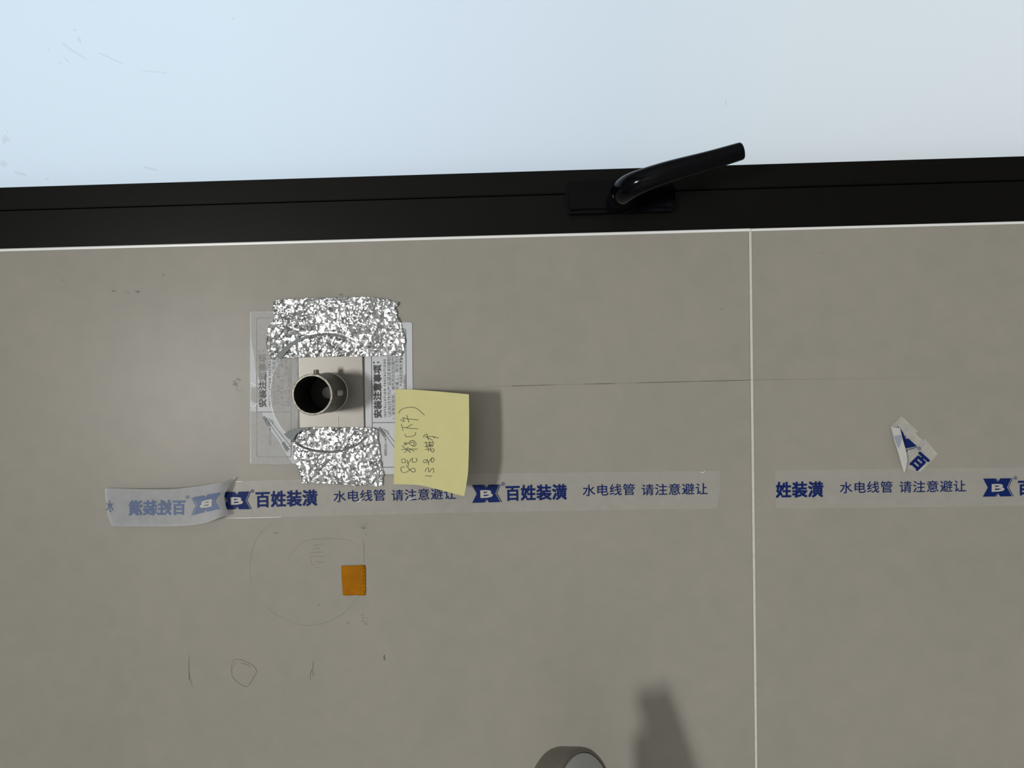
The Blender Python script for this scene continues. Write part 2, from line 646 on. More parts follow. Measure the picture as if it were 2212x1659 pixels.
ph = 0.0085
pl_, pr_ = W(1222, 425, ph), W(1460, 420, ph)
pt_, pb_ = W(1338, 386.5, ph), W(1338, 457, ph)
handle_part('base_plate', slab_round(pr_.z, pl_.z, pb_.x, pt_.x, hb, ph, 0.0030, 0.0026), 'handle_black')
for (za, zb) in ((W(1229, 424, ph).z, W(1252, 424, ph).z), (W(1433, 421, ph).z, W(1455, 421, ph).z)):
    handle_part('screw_cover', slab_round(min(za, zb), max(za, zb), pb_.x + .0025, pt_.x - .0025, ph - .002, ph + .0006, 0.0005, 0.0012), 'handle_black')
pth = smooth_line([(1346, 427, .0075, 12.6, 11.6), (1346, 426, .0100, 11.2, 10.8), (1346, 423, .016, 10.2, 10.1), (1346, 418, .024, 9.9, 9.8), (1351, 410, .033, 9.5, 9.3), (1368, 399, .0415, 9.0, 8.4), (1400, 386, .0468, 8.3, 7.2), (1450, 369.5, .0495, 7.7, 6.2), (1530, 347.5, .0505, 6.9, 5.5), (1592, 329, .051, 6.35, 5.2), (1600, 326.6, .051, 6.2, 5.0), (1603.5, 325.6, .051, 5.7, 4.6), (1605, 325.2, .051, 4.6, 3.6)], 6)
path = [W(*p[:3]) for p in pth]
rad = [(p[3] / 1000, p[4] / 1000) for p in pth]
handle_part('lever', tube(path, rad, 32), 'handle_black', 50)

# ------------------------------------------------------------------ pencil marks and scuffs on the tiles
HT = 0.00025


def c5(p):  # zoom of the pencil row
    return (360 + p[0] / 4.254, 1360 + p[1] / 4.254)


def c8(p):  # zoom round the orange square
    return (520 + p[0] / 5.82, 1120 + p[1] / 5.82)


def pencil(lines, w, m='pencil'):
    merge('pencil_mark', [ribbon(smooth_line(q, 6) if len(q) > 2 else dense(q, 6, False), w, HT, taper=True) for q in lines], m, wall)


pencil([[c5(p) for p in q] for q in ([(207, 228), (203, 330), (210, 430), (240, 528)], [(202, 470), (206, 420), (207, 390)])], 1.3)
pencil([[c5(p) for p in q] for q in ([(605, 400), (590, 345), (610, 290), (650, 272), (720, 292), (790, 330), (825, 380), (800, 440), (750, 515), (720, 523), (650, 485), (605, 435), (597, 380), (612, 330), (650, 300)],
                                     [(680, 305), (720, 318), (755, 330), (765, 355)])], 1.1)
pencil([[c5(p) for p in q] for q in ([(1342, 290), (1345, 340), (1320, 410), (1321, 470)], [(1340, 375), (1350, 430)])], 1.3)
pencil([[c5(p) for p in [(1627, 315), (1640, 360), (1675, 378), (1712, 345)]]], 1.2, 'pencil_faint')
pencil([[c5(p) for p in [(1999, 232), (2000, 258), (2001, 286)]]], 3.6)
pencil([[c8(p) for p in [(1530, 250), (1546, 330), (1549, 440), (1551, 560)]]], 0.9)
pencil([[c8(p) for p in q] for q in ([(430, 40), (330, 110), (240, 200), (160, 350), (118, 560), (112, 700), (130, 840)], [(560, 1270), (700, 1325), (870, 1345), (1050, 1315), (1250, 1220), (1400, 1080), (1490, 975)],
                                     [(590, 550), (640, 430), (760, 310), (900, 265), (1100, 255), (1300, 265), (1400, 290), (1520, 370)], [(300, 1080), (400, 1180), (560, 1270)])], 1.6, 'pencil_faint')
pencil([[c8(p) for p in q] for q in ([(870, 430), (1025, 425)], [(880, 480), (1060, 478)], [(890, 345), (1050, 318)], [(930, 550), (1060, 545)], [(880, 480), (890, 560), (930, 600)], [(900, 390), (970, 370), (985, 415)], [(935, 620), (1010, 625)],
                                     [(1490, 95), (1550, 130), (1560, 100)], [(1530, 75), (1545, 140)], [(1570, 90), (1590, 60), (1550, 55)], [(1550, 190), (1600, 215)])], 2.2, 'pencil_faint')
pencil([[(1105, 832.5), (1112, 834), (1150, 832.6), (1196, 831.4)], [(1262, 829.8), (1330, 828.2)], [(1375, 827), (1440, 825.5), (1500, 824.2)], [(1500, 824.2), (1560, 822.6), (1624, 820.8)]], 1.5)
pencil([[(893, 839), (960, 838), (1040, 836.6), (1110, 833.5), (1360, 827.5), (1620, 821), (1800, 818.5), (2020, 816)]], 1.6, 'pencil_faint')
sc = []
for (x, y, w_, n_) in ((513, 832, 16, 16), (246, 629, 4, 2), (274, 631, 7, 3), (296, 630, 7, 4), (355, 595, 5, 1), (734, 636, 4, 2), (1556, 668, 3, 1), (1777, 547, 3, 1), (752, 1346, 6, 2), (790, 1335, 16, 8), (690, 1305, 5, 1), (136, 606, 4, 1), (786, 1140, 8, 4), (600, 1150, 10, 3)):
    for k in range(n_):
        ax, ay = x + random.uniform(-w_, w_) * .55, y + random.uniform(-w_, w_) * (.9 if w_ > 10 else .25)
        a = random.uniform(-.6, .6)
        L = random.uniform(1.5, 4)
        sc.append(ribbon([(ax - L * math.cos(a), ay - L * math.sin(a)), (ax, ay + random.uniform(-1, 1)), (ax + L * math.cos(a), ay + L * math.sin(a))], random.uniform(1.2, 3), HT, taper=True))
merge('scuff_mark', sc, 'scuff', wall)

# ------------------------------------------------------------------ printed warning tape
def q4(a, b, c, d, u, v):
    """Point at u, v of a quad given as top left, top right, bottom right, bottom left."""
    return tuple((a[i] * (1 - u) + b[i] * u) * (1 - v) + (d[i] * (1 - u) + c[i] * u) * v for i in (0, 1))


def logo_data(quad, h, mirror=False):
    """Bow-tie emblem with notches and chevron lines (blue), and the letter B knocked out of it."""
    def P(u, v):
        return q4(*quad, (1 - u) if mirror else u, v)
    blue = []
    for poly in ([(0, 0), (.40, 0), (.475, .19), (.50, .17), (.50, .5), (.16, .5)],
                 [(0, 1), (.40, 1), (.475, .84), (.50, .86), (.50, .5), (.16, .5)],
                 [(.445, 0), (.50, .12), (.565, 0), (.955, 0), (.80, .5), (.50, .5), (.50, .17), (.445, .04)][2:],
                 [(.565, 1), (.955, 1), (.80, .5), (.50, .5), (.50, .80)],
                 ):
        blue.append(sheet_data(dense([P(*p) for p in poly], 4), h, 6))
    blue[2] = sheet_data(dense([P(*p) for p in [(.51, .17), (.575, 0), (.945, 0), (.80, .5), (.50, .5), (.50, .19)]], 4), h, 6)
    for line in ([(.985, 0), (.845, .5), (1.0, 1.0)], [(.425, 0), (.50, .17)], [(.43, 1), (.495, .86)]):
        blue.append(ribbon(dense([P(*p) for p in line], 4, False), 1.5, h))
    h2 = (lambda x, y: H(h)(x, y) + .00012)
    v, f = text('B', P(.30, .72), P(.70, .70), P(.30, .33), h2, 1.6)
    return blue, (v, f)


def reg_data(c, r, h):
    ring = [(c[0] + r * math.cos(a * math.pi / 8), c[1] + r * math.sin(a * math.pi / 8)) for a in range(16)]
    return [ribbon(ring, .9, h, True), text('R', (c[0] - r * .45, c[1] + r * .55), (c[0] + r * .5, c[1] + r * .5), (c[0] - r * .45, c[1] - r * .55), h)]


BX, HD = '百姓装潢', 2.0
h_film, h_ink = 0.0004, 0.00055

tape = thing('warning_tape', 'long strip of clear tape printed in blue with mirrored peeled flap at its end', 'tape', W(1040, 1065, 0))
ptsT = [(507, 1040), (700, 1034), (1040, 1023), (1300, 1019.5), (1512, 1017.5), (1517, 1020), (1523, 1017.5), (1556, 1017), (1554, 1062), (1549, 1099), (1300, 1101.5), (1040, 1106.5), (760, 1113), (560, 1118.5), (487, 1120)]
sheet('film', dense(ptsT, 30, jit=.3), h_film, 'tape_film', tape)
def logo(parent, quad, h, c, m='print_blue', mirror=False):
    a, b = logo_data(quad, h, mirror)
    o = merge('emblem', a + reg_data(c, 3.2, h), m, parent)
    if parent.type == 'EMPTY':
        kid(merge('letter', [b], 'print_knockout'), o)
    else:
        merge('letter', [b], 'print_knockout', parent)


def kid(o, parent):
    o.parent = parent
    bpy.context.view_layer.update()
    o.matrix_parent_inverse = parent.matrix_world.inverted()


def word(parent, name, *a, m='print_blue'):
    v, f = text(*a)
    return merge(name, [(v, f)], m, parent)


logo(tape, ((480, 1063.3), (542, 1061.4), (543, 1099.9), (481, 1100.7)), h_ink, (545.5, 1060.8))
logo(tape, ((1019.3, 1047.6), (1081.6, 1046.7), (1083.3, 1084.5), (1020, 1086.4)), h_ink, (1086.7, 1045.5))
word(tape, 'firm_lettering', BX, (553, 1096), (684.5, 1091.8), (552.6, 1062.6), h_ink, HD, 1.05)
word(tape, 'firm_lettering', BX, (1093.3, 1081.6), (1223.8, 1078.6), (1092.8, 1049.4), h_ink, HD, 1.05)
word(tape, 'notice_lettering', '水电线管', (720.6, 1085), (832, 1081.4), (720.3, 1060.5), h_ink, .35, 1.05)
word(tape, 'notice_lettering', '请注意避让', (846, 1082.3), (985, 1078), (845.5, 1058), h_ink, .35, 1.05)
word(tape, 'notice_lettering', '水电线管', (1259, 1071.8), (1371, 1069.2), (1259, 1047.3), h_ink, .35, 1.05)
word(tape, 'notice_lettering', '请注意避让', (1386, 1070.2), (1528.7, 1067.6), (1385.8, 1046), h_ink, .35, 1.05)
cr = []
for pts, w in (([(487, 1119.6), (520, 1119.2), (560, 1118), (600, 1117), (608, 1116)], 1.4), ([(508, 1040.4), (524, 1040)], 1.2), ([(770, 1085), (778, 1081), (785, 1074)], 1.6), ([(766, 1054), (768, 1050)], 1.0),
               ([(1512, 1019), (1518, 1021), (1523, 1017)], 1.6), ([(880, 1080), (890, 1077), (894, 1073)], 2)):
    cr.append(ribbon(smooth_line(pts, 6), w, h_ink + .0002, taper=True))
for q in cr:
    merge('crease_shine', [q], 'fold_shine', tape)  # pale lines painted as glints on the tape's edge and creases


# the end of the strip, peeled and bent back so that its print shows mirrored
def h_flap(x, y):
    t = min(1, max(0, (x - 229) / 270))
    up = (1080 - y) / 45
    h = 0.0016 + 0.0075 * math.sin(math.pi * min(1, t * .62)) ** 1.3
    h += 0.0016 * max(0, up) * t
    if x > 470:
        h -= 0.0068 * min(1, (x - 470) / 34) ** 1.7
    return max(h, .0012)


flap_poly = smooth_line([(226, 1056), (239, 1054.8), (300, 1056.6), (368, 1056.6), (420, 1051.5), (455, 1046), (482, 1040.5), (498, 1034.5), (508, 1030)], 4) + \
    smooth_line([(508, 1030), (503, 1040), (492, 1056), (486, 1066), (485, 1078), (489, 1096), (496, 1113)], 4)[1:] + \
    smooth_line([(496, 1113), (479, 1116.5), (455, 1126), (430, 1132), (390, 1136), (320, 1137), (254, 1136.5), (240, 1133), (230, 1100)], 4)[1:]
flap = sheet('peeled_flap', flap_poly, h_flap, 'flap_film', tape, 8, True)
flap['label'] = 'whitish flap of tape peeled off the wall, its blue print mirrored'
hf2 = lambda x, y: h_flap(x, y) + .00025
fb, fwht = logo_data(((413, 1075), (476, 1063.5), (474, 1099.5), (414, 1113.4)), hf2, True)
kid(merge('emblem', fb + reg_data((404.8, 1074), 3.2, hf2), 'print_blue_back'), flap)
kid(merge('letter', [fwht], 'print_knockout'), flap)
kid(merge('firm_lettering', [text(BX, (399.4, 1111.6), (278.5, 1113.2), (399.9, 1080.4), hf2, HD, 1.05)], 'print_blue_back'), flap)
kid(merge('notice_lettering', [text('水', (245, 1106), (229, 1106), (244, 1081), hf2, .5)], 'print_blue_back'), flap)

tape2 = thing('warning_tape', 'shorter strip of blue-printed clear tape past the tile joint, running out of the picture', 'tape', W(1940, 1055, 0))
sheet('film', dense([(1673.6, 1016), (1950, 1012), (2212, 1009.5), (2420, 1007), (2420, 1090), (2212, 1092.7), (1950, 1096), (1677.5, 1098.4)], 40, jit=.3), h_film, 'tape_film', tape2)
logo(tape2, ((2124, 1034), (2188, 1033), (2189, 1072), (2123, 1073)), h_ink, (2193.6, 1032.5))
word(tape2, 'firm_lettering', '姓装潢', (1677, 1074.8), (1777.5, 1073.2), (1677, 1042), h_ink, HD, 1.05)
word(tape2, 'notice_lettering', '水电线管', (1814.5, 1065.8), (1927.8, 1063.8), (1814.5, 1041.2), h_ink, .35, 1.05)
word(tape2, 'notice_lettering', '请注意避让', (1943, 1064.3), (2086.6, 1062), (1943, 1039.4), h_ink, .35, 1.05)
word(tape2, 'firm_lettering', BX, (2200.5, 1069.5), (2333, 1067), (2200, 1038), h_ink, HD, 1.05)

# ------------------------------------------------------------------ torn scrap of the same tape
def k5(p):
    return (1640 + p[0] / 3.867, 860 + p[1] / 3.867)


def h_scrap(x, y):
    return 0.0009 + 0.0012 * max(0, min(1, (1975 - x) / 40))


scrap = thing('tape_scrap', 'torn folded scrap of blue-printed tape stuck askew above the tape strip', 'tape', W(1972, 962, 0))
outl = [k5(p) for p in [(1190, 150), (1250, 205), (1322, 272), (1326, 283), (1303, 288), (1340, 325), (1366, 347), (1385, 338), (1440, 405), (1492, 466), (1420, 545), (1350, 614), (1325, 616), (1240, 585), (1213, 628), (1190, 560), (1165, 470), (1130, 350), (1102, 232), (1150, 190)]]
sheet('film', dense(outl, 10, jit=.3), h_scrap, 'scrap_film', scrap, 10, True)
hs = lambda x, y: h_scrap(x, y) + .00025
bl_ = [text('百', k5((1250, 542)), k5((1328, 612)), k5((1342, 452)), hs, 2.6)]
bl_.append(sheet_data(dense([k5(p) for p in [(1150, 234), (1165, 250), (1196, 284), (1204, 305), (1196, 335), (1205, 392), (1225, 430), (1233, 408), (1312, 400), (1240, 345), (1222, 350), (1205, 330), (1190, 270)][:1] + [(1166, 243), (1200, 285), (1214, 318), (1228, 342), (1243, 336), (1318, 402), (1226, 420), (1206, 372), (1190, 310), (1172, 262)]], 5), hs))
bl_.append(ribbon(dense([k5(p) for p in [(1320, 410), (1238, 432), (1226, 455)]], 4, False), 1.5, hs))
bl_.append(ribbon(dense([k5(p) for p in [(1212, 335), (1226, 312)]], 3, False), 1.1, hs))
bl_ += reg_data(k5((1337, 420)), 3.2, hs)
merge('blue_lettering', bl_, 'print_blue', scrap)


def h_fold(x, y):
    return h_scrap(x, y) + .0006 + .0016 * max(0, min(1, (y - 915) / 60)) * max(0, min(1, (1030 - y) / 70)) + 0.00008 * max(0, x - 1930)


fold = sheet('folded_edge', dense([k5(p) for p in [(1101, 236), (1140, 248), (1176, 250), (1200, 345), (1228, 450), (1238, 520), (1228, 580), (1213, 626), (1190, 555), (1165, 468), (1128, 350)]], 8), h_fold, 'fold_film', scrap, 8, True)
hf3 = lambda x, y: h_fold(x, y) + .0002
kid(merge('pale_blue_print', [sheet_data(dense([k5(p) for p in [(1124, 316), (1188, 306), (1194, 340), (1168, 418), (1152, 400)]], 5), hf3)], 'print_blue_pale'), fold)

# ------------------------------------------------------------------ instruction stickers
HS = 0.0006


def sticker(name, label, P, hidden, location):
    """P(u, v): sticker coordinates (103 wide, 331 high, origin top left) to the picture."""
    t = thing(name, label, 'sticker', location, 'instruction stickers beside the bracket')
    corners = []
    for (cx, cy, a0) in ((4, 4, 180), (99, 4, 270), (99, 325, 0), (4, 325, 90)):
        for k in range(4):
            a = math.radians(a0 + k * 30)
            corners.append(P(cx + 4 * math.cos(a), cy + 4 * math.sin(a)))
    sheet('paper', corners, HS, 'sticker_paper', t, thick=.0002)
    hh = HS + .00015
    ring = []
    for (cx, cy, a0) in ((18.5, 18, 180), (85, 18, 270), (85, 310, 0), (18.5, 310, 90)):
        for k in range(4):
            a = math.radians(a0 + k * 30)
            ring.append(P(cx + 4 * math.cos(a), cy + 4 * math.sin(a)))
    ln = [ribbon(ring, 1.3, hh, True), ribbon(dense([P(14.5, 217), P(89, 217)], 20, False), 1.4, hh)]
    merge('border_line', ln, 'print_line', t)

    def up(s, x0, x1, y0, y1, bold=0, space=1.0):     # text that reads up the picture
        return text(s, P(x1, y0), P(x1, y1), P(x0, y0), hh, bold, space)
    tx = [up('安装注意事项', 18.5, 35, 206, 92, 1.3, 1.02), up('I N S T A L L A T I O N   P R E C A U T I O N S', 40.5, 45.2, 205, 80, .3)]
    for q in ((19.5, 86.3), (28.8, 86.0)):
        ring = [P(q[0] + 2.0 * math.cos(a * .785), q[1] + 2.0 * math.sin(a * .785)) for a in range(8)]
        tx.append(sheet_data(ring, hh))
    merge('heading', tx, 'print_black', t)
    body = [up('（此贴仅作为产品固定前辅助作用）', 48, 56.2, 204, 50), up('1. 涂免钉胶前，请先把此贴如图所示贴在产品', 57.2, 64.8, 209, 30)]
    if not hidden:
        body += [up('到墙上。按压到墙面定', 65.5, 73, 147, 50, 0, 1.1), up('，产品固定后需在', 74.5, 81.5, 145, 90), up('72小时', 74.5, 81.5, 88, 52, .7), up('除本辅助贴。', 83, 89.2, 147, 112)]
    else:
        body += [up('后按压到墙上。按压到墙面定', 65.5, 73, 205, 50, 0, 1.1), up('24小时，产品固定后需在72', 74.5, 81.5, 205, 52), up('后移除本辅助贴。', 81.5, 87.5, 205, 112)]
    body.append(up('辅助贴', 40, 46, 289, 263))
    for q in body:
        merge('text_line', [q], 'print_line', t)
    gx = []
    for quad in ([(27, 230), (31, 226), (45, 246), (41, 250)], [(69, 285), (73, 281), (84, 299), (79, 303)]):
        gx.append(sheet_data([P(*p) for p in quad], hh))
    merge('grey_bar', gx, 'print_grey', t)
    lines = [[(27, 230), (31, 226), (45, 246), (41, 250), (27, 230)], [(69, 285), (73, 281), (84, 299), (79, 303), (69, 285)], [(34, 236), (38, 232)], [(38, 243), (42, 239)], [(76, 297), (81, 292)],
             [(41, 241), (74, 288)], [(46, 238), (88, 292)], [(34, 234), (36, 230), (40, 231), (46, 238)], [(34, 234), (41, 241), (44, 238)], [(44, 234), (49, 236), (50, 241), (48, 243)], [(38, 238), (42, 234)],
             [(74, 288), (79, 296), (90, 296), (86, 290), (80, 293)], [(43, 251), (43, 262)], [(41.5, 254), (43, 251), (44.5, 254)]]
    merge('diagram_line', [ribbon([P(*p) for p in q], .8, hh + .0001) for q in lines], 'print_line', t)
    return t


sticker('instruction_sticker', 'grey instruction sticker blurred by hazy clear tape stuck over it', lambda u, v: (540 + u, 673 + v), True, W(591, 838, 0))
sticker('instruction_sticker', 'grey instruction sticker half under the yellow note, not covered by hazy tape', lambda u, v: (787 + u - 1.5 * (v - 25) / 300 + 5.0 * v / 331, 697.5 + v * .995 - .012 * u), False, W(840, 862, 0))

# clear tape over the first sticker, hazy where it has lifted
ct = thing('clear_tape', 'clear tape with hazy lifted patches over the grey sticker', 'tape', W(592, 838, 0))
HC = HS + .0006
sheet('film', dense([(538, 671), (641, 671), (641, 1006), (539, 1006)], 40, jit=.5), HC, 'clear_film', ct)
hz = [[(541, 674), (600, 674), (592, 770), (577, 775), (581, 790), (573, 805), (571, 822), (562, 824), (552, 802), (547, 766), (541, 730)],
      [(541, 838), (553, 836), (562, 842), (563, 858), (556, 872), (546, 869), (541, 862)],
      [(540, 889), (562, 890), (569, 903), (577, 922), (589, 938), (603, 958), (617, 982), (630, 1003), (541, 1004)],
      [(606, 775), (640, 771), (640, 935), (618, 934), (606, 922), (594, 900), (586, 875), (584, 845), (588, 812)]]
for q in hz:
    sheet('hazy_patch', dense(q, 9, jit=.6), HC + .00015, 'haze_film', ct)
merge('crease_shine', [ribbon(smooth_line(q, 6), .9, HC + .0003, taper=True) for q in ([(604, 778), (590, 806), (584, 842), (585, 872), (594, 902), (607, 924), (622, 940)], [(541, 870), (547, 878), (562, 868)], [(541, 826), (556, 834)])], 'fold_shine', ct)  # creases drawn as pale lines, their shine put into the colour

# ------------------------------------------------------------------ bracket: square plate with a round tube
HP = 0.0022
P0, P1 = W(643, 740, HP), W(787.5, 955, HP)
br = thing('tube_bracket', 'brushed steel plate with an open round tube stub and two set screws', 'bracket', W(710, 846, 0))
o = bmobj('mounting_plate', box_bm((min(P0.x, P1.x), -HP, min(P0.z, P1.z)), (max(P0.x, P1.x), -.0003, max(P0.z, P1.z)), 0.0003, 2), 'steel_brushed', br)
TL = 0.0425                                               # the tube's end, measured from the wall
mouth = W(674.2, 852.5, TL)
base = Vector((mouth.x, -HP, mouth.z))
ax = Vector((0, -1, 0))
Ro = (W(674 + 44.6, 852, TL) - W(674, 852, TL)).length
Ri = Ro * 0.885
L = TL - HP
o = bmobj('tube', lathe([(Ro * 1.0, -.0004), (Ro, 0), (Ro, L - .0003), (Ro - .0003, L)], base, ax, 72), 'steel_tube', br); auto_smooth(o)
o = bmobj('cut_rim', lathe([(Ro - .0003, L), (Ri + .0002, L + .0001), (Ri, L - .0003)], base, ax, 72), 'steel_cut', br); auto_smooth(o)
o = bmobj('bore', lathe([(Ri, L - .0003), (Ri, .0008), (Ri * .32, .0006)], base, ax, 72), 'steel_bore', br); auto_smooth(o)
o = bmobj('bore_floor', lathe([(Ri * .33, .0009), (0, .0010)], base, ax, 32), 'steel_tube', br)
o = bmobj('weld_ring', lathe([(Ro + .0007, -.0003), (Ro + .0006, .0003), (Ro + .0001, .0007)], base, ax, 72), 'screw_steel', br); auto_smooth(o)


def screw(axis, hgt, length, r, start):
    p0 = base + ax * hgt
    prof = []
    k = 0
    z = start
    while z < start + length - .0002:
        prof += [(r, z), (r * .86, z + .00025)]
        z += .0005
    prof += [(r * .9, z), (r * .55, z + .0001), (r * .5, z - .0006), (0, z - .0006)]
    o = bmobj('set_screw', lathe(prof, p0, axis, 20), 'screw_steel', br); auto_smooth(o, 50)


screw(Vector((1, 0, 0.10)), 0.0235, .0042, .00215, Ro - .001)
screw(Vector((0.02, 0, -1)), 0.0265, .0044, .0021, Ro - .001)
gl_pts = smooth_line([(730.5, 900), (730.3, 908), (731, 918), (729.5, 926), (730.5, 934)], 6)
o = bmobj('glue_thread', tube([W(x, y, HP + .0002) for x, y in gl_pts], [.00028 + .00012 * math.sin(i * 2.1) for i in range(len(gl_pts))], 8), 'glue', br, True)


# ------------------------------------------------------------------ crumpled foil tape
def foil(name, label, outline, arcs, step, loc, creases=(), base_extra=None):
    poly = dense(outline, 4.0, jit=.7)
    pts = [Vector(p) for p in poly]
    nb = len(pts)
    xs = [p[0] for p in poly]; ys = [p[1] for p in poly]
    cell = {}
    tries = int((max(xs) - min(xs)) * (max(ys) - min(ys)) / step ** 2 * 14)
    for _ in range(9):
        x, y, a = random.uniform(min(xs), max(xs)), random.uniform(min(ys), max(ys)), random.uniform(0, math.pi)
        q = random.uniform(12, 30)
        arcs = arcs + [([(x + t * q * math.cos(a), y + t * q * math.sin(a) + 3 * t * t) for t in np.linspace(-1, 1, 14)], random.choice((-.0005, .0005, .0007)))]
    inner = []
    for arc, depth in arcs:
        for off in ((0, 2.5, 5.5, 8.5) if abs(depth) > .0009 else (0,)):
            for p in dense([(x, y + (off if depth < 0 else -off)) for x, y in arc], 3.0, False, .3):
                if inside(poly, *p):
                    inner.append(p)
    narc = len(inner)
    for p in inner:
        cell.setdefault((int(p[0] / step), int(p[1] / step)), []).append(p)
    for _ in range(tries):
        x, y = random.uniform(min(xs), max(xs)), random.uniform(min(ys), max(ys))
        if not inside(poly, x, y):
            continue
        s = step * (0.55 + 0.75 * (0.5 + 0.5 * math.sin(x * .05 + 1.3) * math.sin(y * .07 + .4)))
        cx, cy = int(x / step), int(y / step)
        ok = True
        for i in (-2, -1, 0, 1, 2):
            for j in (-2, -1, 0, 1, 2):
                for q in cell.get((cx + i, cy + j), ()):
                    if (q[0] - x) ** 2 + (q[1] - y) ** 2 < s * s:
                        ok = False
        if ok:
            cell.setdefault((cx, cy), []).append((x, y))
            inner.append((x, y))
    pts += [Vector(p) for p in inner]
    v, e, f, *_ = delaunay_2d_cdt(pts, [(i, (i + 1) % nb) for i in range(nb)], [], 1, 1e-4)
    vs = []
    for p in v:
        x, y = p.x, p.y
        over = max(0, min(1, (x - 600) / 38)) * max(0, min(1, (828 - x) / 34))
        over = over * over * (3 - 2 * over)
        h = 0.0019 + 0.0013 * over
        calm = 1.0
        for arc, depth in arcs:
            k = min(range(len(arc)), key=lambda i: (x - arc[i][0]) ** 2 + (y - arc[i][1]) ** 2)
            d = math.hypot(x - arc[k][0], y - arc[k][1])
            if abs(depth) > .0009:                       # imprinted arc: bulge on the plate side, a smooth slope on the other
                if 0 < k < len(arc) - 1:
                    d = math.copysign(d, (y - arc[k][1]) * (1 if depth < 0 else -1))
                    e_ = min(1, k / 5, (len(arc) - 1 - k) / 5)
                    h += abs(depth) * e_ * (max(0, 1 + d / 42) if d < 0 else max(0, 1 - d / 5))
                    if -2 < d < 8:
                        calm = min(calm, .12)
            elif d < 7:
                h += depth * (1 - d / 7)
                calm = min(calm, .35 + .65 * d / 7)
        h += 0.00022 * math.sin(x * .13 + y * .06) * math.sin(y * .17 - x * .04) + calm * (random.gauss(0, 1) * 0.00019 + noise3((x / 8, y / 8, 0)) * 0.00055 + noise3((x / 4 + 9, y / 9, 3)) * 0.00025)
        if base_extra:
            h += base_extra(x, y)
        vs.append(W(x, y, max(h, .0012, (.0026 if 641 < x < 790 else 0))))
    o = mesh(name, vs, [tuple(q) for q in f], 'foil')
    face_camera(o)
    tag(o, label, 'tape', 'foil tape on the bracket plate')
    return o


top_out = [(591, 652), (598, 648), (640, 645), (700, 643), (760, 641.5), (800, 642), (830, 645), (846, 650), (861, 652), (859, 661), (852, 664), (857, 672), (858, 684), (866, 700), (868, 710), (873, 722), (876, 738), (873, 752), (871, 762), (864, 769),
           (838, 769), (806, 769), (770, 770), (720, 770), (690, 771), (640, 773), (600, 774), (585, 775), (583, 765), (576, 752), (574, 738), (577, 730), (575, 722), (578, 712), (583, 699), (590, 696), (590, 680), (589, 668)]
fa1 = smooth_line([(592, 776), (606, 757), (624, 742), (645, 731), (668, 725)], 5)
fa2 = smooth_line([(583, 699), (600, 704), (625, 712), (650, 719.5), (668, 721), (690, 721), (712, 728), (732, 737), (752, 745)], 5)
fa3 = smooth_line([(752, 745), (790, 738), (806, 722), (815, 700), (822, 680)], 5)
fo1 = foil('foil_tape', 'wide crumpled silver foil tape, closer to the window frame', top_out, [(fa2, -.0008), (smooth_line([(608, 775), (628, 752), (650, 737), (680, 727), (712, 724), (740, 730), (768, 742)], 5), .0014), (fa3, .0005), (smooth_line([(690, 723), (730, 735), (756, 747)], 4), .0006)], 3.1, W(725, 708))
sl = smooth_line([(592, 773), (606, 757), (624, 742), (645, 731), (668, 724)], 4)
sl2 = smooth_line([(672, 727), (650, 736), (632, 748), (616, 764), (609, 773)], 4)
sheet('smooth_band', sl + sl2, lambda x, y: 0.0046 + .0006 * max(0, min(1, (x - 610) / 40)), 'foil_smooth', fo1, 6, True)['label'] = 'smooth grey curved band pressed into the foil'

bot_out = [(614, 938), (622, 931), (640, 925), (660, 923.5), (700, 923), (740, 923), (780, 923), (805, 924), (815, 928), (817, 936), (816.5, 950), (820, 966), (821, 984), (824, 1000), (827, 1016), (829, 1028), (826, 1034), (826.5, 1050),
           (810, 1050.5), (790, 1048), (774, 1050), (755, 1047), (735, 1046), (700, 1044), (670, 1043), (651.5, 1046), (652, 1036), (645, 1018), (640, 1000), (634, 985), (633, 972), (634, 958), (626, 950), (619, 944)]
fb1 = smooth_line([(634, 952), (650, 961), (672, 969), (700, 973), (722, 973), (745, 969), (768, 960), (784, 948), (794, 937)], 5)
fo2 = foil('foil_tape', 'narrower crumpled silver foil tape, farther from the window, above the printed tape', bot_out, [(fb1, -.0018), (smooth_line([(670, 1003), (678, 1022), (690, 1040)], 4), .0006), (smooth_line([(722, 992), (736, 1006), (748, 1022), (756, 1040)], 4), .0005), (smooth_line([(800, 985), (782, 1008), (764, 1030)], 4), -.0005)], 3.2, W(722, 985))
sheet('folded_corner', [(613.5, 938.5), (622, 931), (640, 925), (668, 923.3), (650, 931), (640, 938), (632, 951), (624, 948)], lambda x, y: 0.0052 + .0006 * max(0, min(1, (x - 630) / 12)), 'foil_smooth', fo2, 7, True)['label'] = 'dull folded corner of the foil'

# ------------------------------------------------------------------ yellow sticky note
def h_note(x, y):
    t = max(0.0, (x - 868) / 144.0)
    return 0.0013 + 0.0367 * t ** 1.2 * (1 + .05 * (y - 950) / 120)


note = thing('sticky_note', 'yellow sticky note with handwriting, curling away from the wall', 'note', W(858, 945, 0))
tp = smooth_line([(854.6, 840.6), (875, 840.9), (897, 841.8), (950, 846), (1012.8, 851.8)], 8)
rt = smooth_line([(1012.8, 851.8), (1013.4, 900), (1013.2, 950), (1011.6, 1010), (1008.5, 1040), (1002.5, 1072)], 6)
bt = smooth_line([(1002.5, 1072), (960, 1061), (925, 1052), (902, 1047.8), (875, 1046.6), (850.5, 1046.2)], 8)
npoly = tp[:-1] + rt[:-1] + bt[:-1] + dense([(850.5, 1046.2), (852.5, 943), (854.6, 840.6)], 12, False)[:-1]
sheet('paper', npoly, h_note, 'note_paper', note, 7, True)
hk = lambda x, y: h_note(x, y) + .00025


